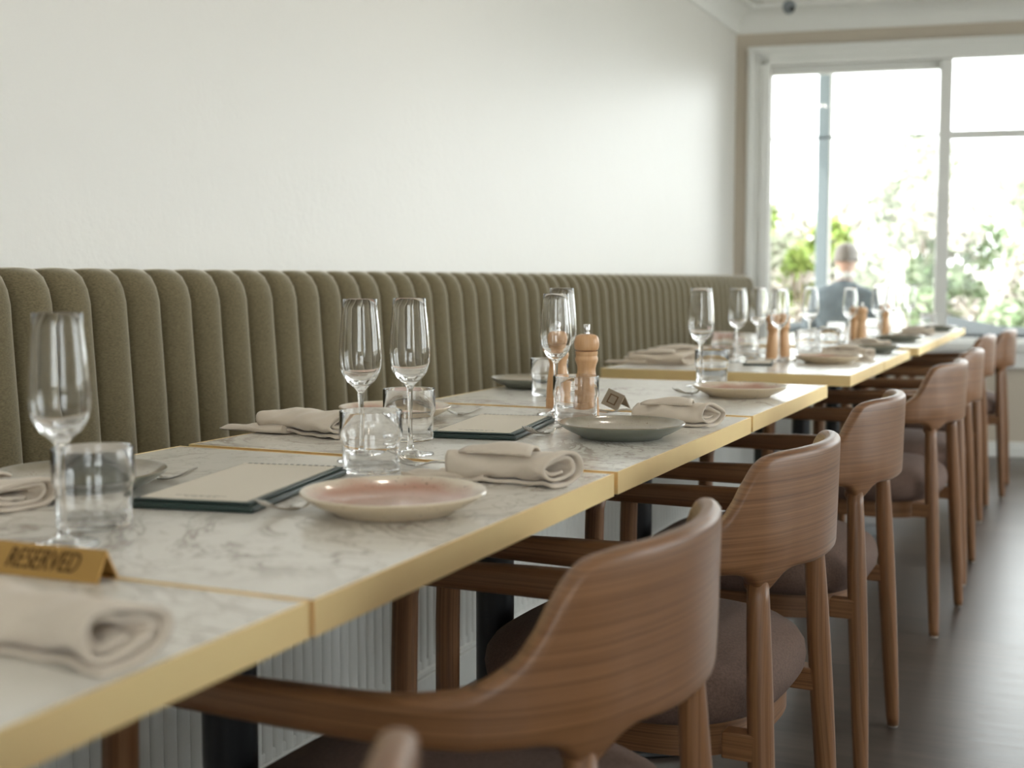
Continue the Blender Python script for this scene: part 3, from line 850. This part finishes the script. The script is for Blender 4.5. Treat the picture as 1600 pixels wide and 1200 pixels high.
def make_napkin(seed, L=.25, wdt=.076, hgt=.046, flap=True):
    """rolled linen napkin lying along x; spiral end at x=0, tail at x=-L"""
    rn = random.Random(seed)
    r = empty('linen_napkin', (0, 0, 0))
    ph = [rn.uniform(0, 6) for _ in range(8)]
    NS, NA = 34, 64
    verts = []
    for i in range(NS + 1):
        u = i / NS; x = -L * .74 * u
        ring = []
        taper = 1 - .30 * u ** 1.6
        for k in range(NA + 1):
            q = k / NA; th = -2.2 + q * 2 * PI * 2.2
            # outer turn full size, inner turn tighter and pushed in
            rr = 1.0 - .70 * q ** .85 + .04 * math.sin(3 * th + ph[0] + 2.5 * u)
            y = wdt / 2 * taper * rr * math.cos(th)
            z = hgt / 2 * (1 - .12 * u) * rr * math.sin(th)
            z = z * (1 + .10 * math.sin(5 * u + ph[1]) * math.cos(th))
            z += hgt / 2 * (1 - .12 * u)
            y += .006 * math.sin(4 * u + ph[2]) + .003 * math.sin(9 * u + th + ph[3])
            wr = .0016 * math.sin(11 * u + 2 * th + ph[4]) + .0012 * math.sin(23 * u - 3 * th + ph[5])
            z = max(.0024, z + wr)
            xx = x + (.010 * math.cos(th) - .012 * q if u < .2 else 0) * (1 - u / .2 if u < .2 else 0)
            ring.append((xx, y, z))
        verts.append(ring)
    b = MB(); fl = [p for rg in verts for p in rg]; fs = []; uvs = []
    for i in range(NS):
        for k in range(NA):
            a = i * (NA + 1) + k; fs.append((a, a + 1, a + NA + 2, a + NA + 1))
            uvs.append([(i / NS * L, k * .004), (i / NS * L, (k+1) * .004), ((i+1) / NS * L, (k+1) * .004), ((i+1) / NS * L, k * .004)])
    b.add(fl, fs, uvs)
    o = b.build('roll', M['linen'], r)
    s = o.modifiers.new('solid', 'SOLIDIFY'); s.thickness = .0042; s.offset = 0
    # tail: flatter folded end
    b = MB(); rings = []
    for i in range(17):
        u = i / 16; x = -L * (.50 + .50 * u)
        hw = wdt / 2 * (.66 - .16 * u + .05 * math.sin(7 * u + ph[6])); hh = hgt * (.36 - .17 * u)
        rg = []
        for k in range(28):
            a = 2 * PI * k / 28; c, sn = math.cos(a), math.sin(a)
            rg.append((x + .012 * c * (u > .8), hw * math.copysign(abs(c) ** .8, c) + .008 * math.sin(3 * u + ph[7]),
                       max(.001, hh * .5 * (1 + math.copysign(abs(sn) ** .7, sn)) + .0016 * math.sin(4 * a + 9 * u + ph[0]) * (sn > 0))))
        rings.append(rg)
    b.rings(rings); b.build('tail', M['linen'], r, sharp=70)
    if flap:
        b = MB(); rows = 12; cols = 12; vs = []; fs = []
        for i in range(rows + 1):
            for k in range(cols + 1):
                u = i / rows; v = k / cols
                x = -L * (.16 + (.50 * u) * (1 - .45 * v)); yy = -.36 + .78 * v
                y = wdt * yy * (1 - .22 * u)
                z = hgt * (.50 + .50 * math.sqrt(max(0, 1 - (yy / .5) ** 2))) * (1 - .06 * u)
                z += .0035 + .006 * math.sin(PI * min(1, u * 1.1)) * (1 - v) * v * 3
                vs.append((x - .015 * v, y, z))
        for i in range(rows):
            for k in range(cols):
                a = i * (cols + 1) + k; fs.append((a, a + 1, a + cols + 2, a + cols + 1))
        b.add(vs, fs, [(p[0], p[1]) for p in vs]); o = b.build('folded_corner', M['linen'], r)
        s = o.modifiers.new('solid', 'SOLIDIFY'); s.thickness = .0032
    return r

used = {}
def place(kind, proto_f, x, y, label, cat, group, rz=0, z=TZ, sc=1.0, rot=None):
    if kind not in used:
        used[kind] = proto_f(); o = used[kind]
    else:
        o = copy_tree(used[kind])
    o.location = (x, y, z); o.rotation_euler = rot if rot else (0, 0, rz); o.scale = (sc, sc, sc)
    tag(o, label, cat, group); return o

G = 'stemmed glasses on the tables'
for x, y, lab, sc in (
    (-.869, .917, 'stemmed wine glass at far left, behind the brass reserved sign', .98),
    (-.897, 1.512, 'stemmed wine glass behind the tumbler in the centre of the photo', 1),
    (-.869, 1.601, 'stemmed wine glass right of centre, in front of a tumbler and pink back plate', 1),
    (-.882, 2.188, 'stemmed wine glass in front of the left wooden mill', 1),
    (-.965, 2.425, 'stemmed wine glass just behind the one by the wooden mills, rim peeking above', 1.04),
    (-.803, 2.892, 'stemmed wine glass alone at the end of the near row of tables', 1.03),
    (-.942, 3.800, 'stemmed wine glass leftmost on the second row of tables', 1),
    (-.951, 4.111, 'stemmed wine glass second from left on the second row', 1),
    (-.835, 3.888, 'stemmed wine glass in front of the two distant mills of the second row', 1),
    (-.876, 4.583, 'stemmed wine glass seen beside the left shoulder of the person outside', 1),
    (-.813, 5.050, 'stemmed wine glass seen against the back of the person outside', .97),
    (-.772, 5.508, 'stemmed wine glass just right of the farthest wooden mill', .97),
    (-.761, 5.841, 'stemmed wine glass second right of the farthest wooden mill', 1),
    (-.744, 6.343, 'stemmed wine glass closest to the window', 1)):
    place('wine', make_wine, x, y, lab, 'wine glass', G, rz=random.uniform(0, 3), sc=sc)
G = 'stacking water tumblers on the tables'
for x, y, lab in (
    (-.908, 1.002, 'low glass tumbler at far left behind the first wine glass'),
    (-.836, 1.434, 'low glass tumbler behind the large pink plate in the centre'),
    (-.947, 1.742, 'low glass tumbler in front of the pink plate near the banquette'),
    (-.808, 2.100, 'low glass tumbler in front of the wooden mills'),
    (-1.037, 2.536, 'low glass tumbler beside the dark plate near the banquette'),
    (-.808, 3.011, 'low glass tumbler at the end of the near row behind a pink plate'),
    (-1.039, 4.017, 'low glass tumbler leftmost on the second row of tables'),
    (-.956, 3.966, 'low glass tumbler between the wine glasses of the second row'),
    (-.810, 4.200, 'low glass tumbler right behind the mills of the second row'),
    (-.833, 4.328, 'low glass tumbler left of the glass beside the person outside'),
    (-.800, 4.520, 'low glass tumbler right of the glass beside the person outside'),
    (-.878, 5.131, 'low glass tumbler beside the glass seen against the dark jacket'),
    (-.816, 5.660, 'low glass tumbler behind the farthest wooden mill'),
    (-.694, 6.695, 'low glass tumbler closest to the window')):
    place('tumbler', make_tumbler, x, y, lab, 'tumbler', G, rz=random.uniform(0, 3))
G = 'stoneware plates on the tables'
def pl(mat, x, y, lab):
    place('plate_' + mat, lambda: make_plate(M[mat]), x, y, lab, 'plate', G, rz=random.uniform(0, 6))
pl('pink', -.669, 1.194, 'large pink glazed plate with cream rim in the centre foreground')
pl('sage', -1.080, 1.170, 'sage grey plate at far left behind the tumbler')
pl('sage', -.659, 1.915, 'sage grey plate with pale centre beside the second menu')
pl('pink', -1.115, 1.998, 'pink plate near the banquette behind the centre tumblers')
pl('pink', -.660, 2.690, 'pink glazed plate at the end of the near row of tables')
pl('sage', -1.150, 2.720, 'dark sage plate near the banquette left of the wooden mills')
pl('pink', -1.100, 4.170, 'pink plate near the banquette on the second row of tables')
pl('pink', -.685, 3.870, 'pink plate near the brass edge at the start of the second row')
pl('sage', -.650, 4.500, 'sage plate at the end of the second row of tables')
pl('sage', -.665, 5.33, 'pale plate near the brass edge on the farthest row')
pl('sage', -.640, 6.50, 'pale plate closest to the window')
G = 'beech salt and pepper mills'
for x, y, lab in ((-.823, 2.192, 'beech mill with steel knob standing right of the wine glass'), (-.923, 2.301, 'beech mill seen through the wine glass, left of its twin'),
                  (-.886, 4.030, 'left beech mill on the second row of tables'), (-.876, 4.144, 'right beech mill on the second row, behind a wine glass'),
                  (-.794, 5.223, 'beech mill on the farthest row in front of the dark jacket'), (-.838, 5.330, 'beech mill on the farthest row half hidden left of its twin')):
    place('mill', lambda: make_mill(0), x, y, lab, 'pepper mill', G, rz=random.uniform(0, 3), sc=.93 if y > 3 else 1)
place('mill', None, -.806, 5.986, 'beech mill farthest away, among the glasses near the window', 'pepper mill', G, sc=.93)
G = 'menus on dark green boards'
place('menu', make_menu, -.898, 1.247, 'open cream menu on dark green board left of the large pink plate', 'menu', G, rz=math.radians(10.5))
place('menu', make_menu, -.884, 1.925, 'open cream menu on dark green board left of the sage plate', 'menu', G, rz=math.radians(9), sc=.96)
place('menu', make_menu, -.862, 3.74, 'small distant menu on dark green board at the start of the second row', 'menu', G, rz=math.radians(10), sc=.56)
G = 'steel forks on the tables'
def fork(x, y, ang, lab, z=TZ):
    """x, y = tine tips; ang = direction the tines point"""
    a = math.radians(ang)
    place('fork', make_fork, x - .193 * math.cos(a), y - .193 * math.sin(a), lab, 'fork', G, rz=a, z=z)
fork(-.786, 1.114, 180 + 70, 'steel fork with tines at the menu corner, left of the large pink plate', z=TZ + .0)
fork(-.992, 1.270, 10, 'steel fork beside the far left sage plate, tines by the first menu')
fork(-.843, 1.500, 172, 'steel fork sticking out of the napkin behind the large pink plate')
fork(-.795, 1.848, 180 + 70, 'steel fork with tines at the second menu, left of the sage plate')
fork(-.990, 2.100, 8, 'steel fork beside the pink plate near the banquette')
fork(-.838, 2.238, 176, 'steel fork sticking out of the napkin behind the sage plate')
fork(-.790, 2.640, 180 + 55, 'steel fork left of the pink plate at the row end')
fork(-.800, 3.780, 180 + 70, 'distant steel fork beside the small menu')
fork(-.745, 4.215, 170, 'distant steel fork on the second row behind the pink plate')
G = 'rolled linen napkins'
def nap(seed, x, y, ang, lab, **k):
    o = make_napkin(seed, **k); o.location = (x, y, TZ); o.rotation_euler = (0, 0, math.radians(ang)); tag(o, lab, 'napkin', G); return o
nap(1, -.548, .640, 0, 'rolled linen napkin nearest the camera at the lower left', flap=False, wdt=.066, hgt=.047)
nap(2, -.560, 1.418, -4, 'rolled linen napkin right behind the large pink plate', hgt=.044, L=.205)
nap(3, -.560, 2.105, -3, 'rolled linen napkin right behind the sage plate', hgt=.042, L=.19)
nap(4, -1.036, 1.035, 4, 'rolled linen napkin cut by the left edge, in front of the far left plate', hgt=.036, wdt=.09, L=.2)
nap(5, -1.042, 1.735, -6, 'rolled linen napkin near the banquette left of the centre glasses', flap=False, hgt=.044, wdt=.11, L=.24)
nap(6, -1.030, 3.600, 0, 'rolled linen napkin front left on the second row of tables', hgt=.04)
nap(7, -1.060, 3.900, 20, 'rolled linen napkin behind the front left one on the second row', hgt=.04)
nap(8, -.590, 4.080, 0, 'rolled linen napkin behind the pink plate on the second row', hgt=.04, L=.2)
nap(9, -.620, 4.68, 0, 'rolled linen napkin at the end of the second row', hgt=.035, L=.18)
nap(10, -.600, 5.98, 0, 'rolled linen napkin on the farthest row near the window', hgt=.035, L=.18)

# reserved sign: a folded brass tent with lettering
def tent(mat, L, hw, h, t=.0012):
    b = MB()
    pf = [(-hw, 0), (0, h), (hw, 0), (hw - t*1.6, 0), (0, h - t*2.2), (-hw + t*1.6, 0)]
    b.rings([[(x, p[0], p[1]) for p in pf] for x in (-L, 0)])
    return b
sg = empty('reserved_sign', (-.731, .820, TZ), math.radians(2), 'folded brass table sign reading RESERVED in front of the first wine glass', 'sign')
SL, SHW, SH = .165, .0135, .0255
tent(None, SL, SHW, SH).build('sign_plate', M['brass2'], sg, smooth=False)
cu = bpy.data.curves.new('lettering', 'FONT'); cu.body = 'RESERVED'; cu.size = .0250; cu.extrude = .00025; cu.shear = .28
cu.offset = .0000; cu.space_character = 1.02; cu.align_x = 'RIGHT'; cu.align_y = 'CENTER'
lt = bpy.data.objects.new('lettering', cu); COL.objects.link(lt); lt.parent = sg

tilt = math.atan2(SH, SHW)
lt.rotation_euler = (tilt, 0, 0)
dgl = bpy.context.evaluated_depsgraph_get(); lme = bpy.data.meshes.new_from_object(lt.evaluated_get(dgl)); bpy.data.objects.remove(lt)
lme.materials.clear(); lme.materials.append(M['engraved'])
lt = bpy.data.objects.new('lettering', lme); COL.objects.link(lt); lt.parent = sg; lt.rotation_euler = (tilt, 0, 0)
lt.scale = (0.076 / (max(v.co.x for v in lme.vertices) - min(v.co.x for v in lme.vertices)), 1, 1)
lt.location = (-.024, -SHW / 2 - .0006 * math.sin(tilt), SH / 2 + .0006 * math.cos(tilt))
# small pewter tent sign beside the mills
sg2 = empty('small_table_sign', (-.775, 2.262, TZ + .006), math.radians(-38), 'small grey metal tent sign tipped beside the sage plate napkin', 'sign')
sg2.rotation_euler = (math.radians(6), math.radians(14), math.radians(-28))
tent(None, .046, .017, .028).build('sign_plate', M['pewter'], sg2, smooth=False)
b = MB()
for (u0, u1, w0, w1) in ((.25, .75, .22, .28), (.25, .75, .72, .78), (.25, .31, .28, .72), (.69, .75, .28, .72)):
    vs = []
    for (u, w) in ((u0, w0), (u1, w0), (u1, w1), (u0, w1)):
        y = -.017 * (1 - w); z = .028 * w
        vs.append((-.046 * u, y - .0004, z + .0002))
    b.add(vs, [(0, 1, 2, 3)])
o = b.build('embossed_square', M['engraved'], sg2, smooth=False)
s_ = o.modifiers.new('solid', 'SOLIDIFY'); s_.thickness = .0003

# ================================================================== OUTSIDE
b = MB(); b.box((-30, 7.0, -.15), (40, 80, -.06)); b.box((XR + .21, -20, -.15), (40, 7.0, -.061))
struct(b.build('ground_outside', M['paving'], smooth=False))
# verandah post
p = empty('verandah_post', (-1.625, 8.86, -.06), math.radians(8.7), 'grey blue steel post outside the left window light', 'post')
b = MB(); b.box((-.04, -.04, 0), (.04, .04, 2.75)); b.build('shaft', M['post'], p, smooth=False, bevel=.006)
b = MB(); b.box((-.075, -.075, 0), (.075, .075, .02)); b.build('base_plate', M['post'], p, smooth=False, bevel=.003)
b = MB(); b.box((.040, -.03, .0), (.056, .03, 2.75)); b.build('white_edge_strip', M['white'], p, smooth=False)
# dark garden tables outside
def poly_table(name, pts, z1, th, label):
    c = Vector((sum(q[0] for q in pts)/len(pts), sum(q[1] for q in pts)/len(pts), -.06))
    t = empty(name, c, 0, label, 'table')
    P = [(q[0] - c.x, q[1] - c.y) for q in pts]; n = len(P); H = z1 + .06
    b = MB(); b.add([(x, y, H - th) for x, y in P] + [(x, y, H) for x, y in P], [tuple(reversed(range(n))), tuple(range(n, 2*n))] + [(k, (k+1) % n, n + (k+1) % n, n + k) for k in range(n)])
    b.build('tabletop', M['slate'], t, smooth=False, bevel=.006)
    for x, y in P:
        x *= .86; y *= .9
        b = MB(); b.box((x - .03, y - .03, 0), (x + .03, y + .03, H - th)); b.build('leg', M['slate'], t, smooth=False)
    return t
poly_table('outdoor_table', [(-1.02, 8.30), (.55, 8.60), (-.05, 9.55), (-.52, 9.95), (-1.13, 12.7), (-1.28, 12.6)], .66, .06, 'charcoal outdoor table just outside the window at the right')
poly_table('outdoor_table', [(-2.7, 9.2), (-1.98, 9.3), (-1.95, 10.9), (-2.75, 10.7)], .64, .06, 'charcoal outdoor table left of the person, below the green shrub')

# ---- plants
def shrub(name, x, y, h, w, nl, mats, label, cat, seed, trunk=False, z0=-.06, lo=.0, leaf=.07, bloom=.0):
    rn = random.Random(seed)
    r = empty(name, (x, y, z0), 0, label, cat, 'garden planting outside the window')
    b = MB()
    blobs = []
    for k in range(16):
        a = rn.uniform(0, 2*PI); q = rn.uniform(.0, .62) * w
        zz = h * rn.uniform(lo + .12, .92)
        blobs.append((q * math.cos(a), q * math.sin(a), zz, w * rn.uniform(.22, .42), rn.random() < bloom))
    fol = MB(); flo = MB()
    for k in range(int(nl * 1.9)):
        bx, by, bz, br, blm = rn.choice(blobs)
        d = Vector((rn.gauss(0, 1), rn.gauss(0, 1), rn.gauss(0, 1))).normalized() * br * rn.uniform(.55, 1.05)
        c = Vector((bx, by, min(h, max(h * lo, bz + d.z)))) + Vector((d.x, d.y, 0))
        n = Vector((rn.gauss(0, 1), rn.gauss(0, 1), rn.gauss(.6, .8))).normalized()
        t = n.orthogonal().normalized(); t.rotate(Matrix.Rotation(rn.uniform(0, 6), 3, n)); s = n.cross(t)
        L = leaf * rn.uniform(.6, 1.3); wd = L * .42
        tgt = flo if (rn.random() < (.75 if blm else .05)) else fol
        vs = [c - t * L, c + s * wd, c + t * L + n * L * .2, c - s * wd]
        tgt.add(vs, [(0, 1, 2), (0, 2, 3)])
    fol.build('foliage', mats[0], r, smooth=False)
    if flo.v: flo.build('blossom', M['petal'], r, smooth=False)
    for k in range(5 if not trunk else 1):
        b = MB(); a = rn.uniform(0, 6)
        e = (0.35 * w * math.cos(a) * (0 if trunk else 1), 0.35 * w * math.sin(a) * (0 if trunk else 1), h * (.75 if trunk else .7))
        b.tube([(0.02 * k, 0, 0), (e[0] * .4, e[1] * .4, e[2] * .5), e], [.05 if trunk else .022, .04 if trunk else .016, .012], 8)
        b.build('trunk' if trunk else 'stem', M['bark'], r)
    return r
shrub('garden_shrub', -2.95, 11.0, 1.75, .55, 2600, [M['leafy']], 'bright yellow green shrub left of the post', 'shrub', 11, bloom=.25)
shrub('garden_shrub', -2.25, 11.6, 1.60, .44, 2200, [M['leafy']], 'yellow green shrub between the post and the person', 'shrub', 12, bloom=.3)
shrub('garden_shrub', -3.3, 14.2, 2.0, .9, 2600, [M['leafp']], 'pale blossoming shrub behind the yellow green ones', 'shrub', 13, bloom=.5)
shrub('garden_shrub', -2.3, 13.4, 1.95, .72, 3000, [M['leafp']], 'pale blossoming shrub right behind the person outside', 'shrub', 14, bloom=.5)
shrub('garden_shrub', -1.35, 14.1, 2.15, .74, 3000, [M['leafg']], 'mid green blossoming shrub left of the window mullion', 'shrub', 15, bloom=.55)
shrub('garden_shrub', -.45, 13.5, 1.75, .72, 3000, [M['leafg']], 'low blossoming shrub just right of the window mullion', 'shrub', 16, bloom=.6)
shrub('garden_shrub', .5, 14.3, 1.75, .75, 2600, [M['leafp']], 'low pale shrub at the right edge of the window', 'shrub', 17, bloom=.5)
shrub('garden_tree', -2.05, 17.5, 3.0, 1.0, 2000, [M['leafp']], 'thin pale tree rising above the shrubs left of the mullion', 'tree', 18, trunk=True, lo=.35, bloom=.2)
shrub('garden_tree', -.35, 19.0, 3.0, 1.25, 3200, [M['leafp']], 'rounded pale tree beyond the right window light', 'tree', 19, trunk=True, lo=.3, bloom=.2)
b = MB(); b.box((-12, 24, -.06), (14, 24.15, 1.2))
tag(b.build('garden_wall', M['paving'], smooth=False), 'pale low garden wall behind the plants', 'wall', kind='structure')

# ---- person seated outside, back turned
def skin(name, verts, edges, radii, mat, parent, root=0, sub=2):
    me = bpy.data.meshes.new(name); me.from_pydata(verts, edges, []); me.materials.append(mat)
    o = bpy.data.objects.new(name, me); COL.objects.link(o); o.parent = parent
    o.modifiers.new('skin', 'SKIN').use_smooth_shade = True
    lay = me.skin_vertices[0]
    for i, r in enumerate(radii):
        lay.data[i].radius = r if isinstance(r, tuple) else (r, r)
        lay.data[i].use_root = (i == root)
    s = o.modifiers.new('sub', 'SUBSURF'); s.levels = sub; s.render_levels = sub
    return o

PX, PY = -1.375, 8.28
st = empty('garden_stool', (PX, PY, -.06), 0, 'dark round stool under the seated person outside', 'stool')
b = MB(); b.lathe([(0, .38), (.16, .38), (.17, .39), (.17, .402), (.16, .41), (0, .41)], 32); b.build('seat', M['slate'], st, sharp=40)
for k in range(4):
    a = PI/4 + k * PI/2; b = MB(); b.tube([(.17*math.cos(a), .17*math.sin(a), 0), (.11*math.cos(a), .11*math.sin(a), .38)], [.013, .016], 10); b.build('leg', M['slate'], st)
pe = empty('person', (PX, PY, -.06), 0, 'person in a charcoal jacket with white collar seated outside, back to the window', 'person')
V = []; Ed = []; R = []
def add(p, r, par=None):
    V.append(p); R.append(r)
    if par is not None: Ed.append((par, len(V) - 1))
    return len(V) - 1
pel = add((0, 0, .57), (.105, .085)); sp = add((0, -.02, .72), (.105, .085), pel); chs = add((0, -.005, .87), (.115, .085), sp)
nb = add((0, .035, 1.03), (.055, .05), chs); nk = add((0, .055, 1.10), .048, nb)
h0 = add((0, .07, 1.15), .062, nk); h1 = add((0, .075, 1.205), .074, h0); h2 = add((0, .07, 1.255), .058, h1)
add((0, .158, 1.19), .010, h1)
for s in (-1, 1):
    add((s*.080, .068, 1.19), .012, h1)
    sh = add((s*.145, .012, .91), .036, chs); el = add((s*.228, .10, .74), .034, sh); wr = add((s*.150, .33, .665), .027, el)
    pm = add((s*.135, .395, .655), (.034, .018), wr)
    for q in range(4):
        f1 = add((s*(.108 + .018*q), .435 + .004*(q in (1, 2)), .650), .0088, pm); f2 = add((s*(.106 + .0185*q), .465 + .006*(q in (1, 2)), .640), .0082, f1)
        add((s*(.105 + .0185*q), .487 + .008*(q in (1, 2)), .625), .0072, f2)
    t1 = add((s*.098, .395, .645), .0095, wr); add((s*.088, .425, .632), .008, t1)
    hp = add((s*.09, .03, .55), .062, pel); kn = add((s*.135, .42, .572), .050, hp); an = add((s*.130, .43, .15), .038, kn); an2 = add((s*.130, .43, .06), .036, an)
    add((s*.140, .56, .035), .032, an2)
body = skin('body', V, Ed, R, M['skin'], pe, root=pel, sub=1)
V = []; Ed = []; R = []
pel = add((0, -.005, .53), (.155, .125)); sp = add((0, -.03, .70), (.150, .125), pel); chs = add((0, -.01, .87), (.20, .150), sp); nb = add((0, .025, 1.00), (.100, .085), chs); add((0, .04, 1.055), (.062, .060), nb)
for s in (-1, 1):
    sh = add((s*.158, .010, .925), .092, chs); el = add((s*.230, .10, .735), .060, sh); add((s*.158, .30, .672), .038, el)
skin('jacket', V, Ed, R, M['jacket'], pe, root=pel, sub=2)
V = []; Ed = []; R = []
pel = add((0, 0, .55), (.14, .11))
for s in (-1, 1):
    hp = add((s*.09, .03, .545), .088, pel); kn = add((s*.135, .42, .575), .067, hp); add((s*.130, .43, .13), .050, kn)
skin('trousers', V, Ed, R, M['trousers'], pe, root=pel, sub=2)
b = MB(); b.lathe([(.050, 1.06), (.060, 1.065), (.060, 1.10), (.054, 1.105), (.048, 1.10), (.048, 1.065)], 28, (0, .048, 0), closed=True); b.build('collar', M['collar'], pe)
b = MB()
rings = []
for k in range(9):       # hair: cap over the crown and back of the head, short neckline
    t = k / 8; z = 1.170 + .118 * math.sin(t * PI / 2); rr = math.cos(t * PI / 2) ** .6 * .078 + .002
    rings.append([(rr * math.cos(2*PI*q/28), .066 + rr * 1.08 * math.sin(2*PI*q/28) * (1 if math.sin(2*PI*q/28) < 0 else .80), z + (.045 * (1 - t) * max(0, math.sin(2*PI*q/28)))) for q in range(28)])
b.rings(rings); b.build('hair', M['hair'], pe)
for s in (-1, 1):
    b = MB(); b.lathe([(0, -.009), (.006, -.007), (.009, 0), (.006, .007), (0, .009)], 12, (s*.030, .140, 1.212)); b.build('eye', M['white'], pe)
b = MB(); b.tube([(-.022, .134, 1.160), (0, .142, 1.158), (.022, .134, 1.160)], [.002, .004, .002], 8); b.build('mouth', M['skin'], pe)
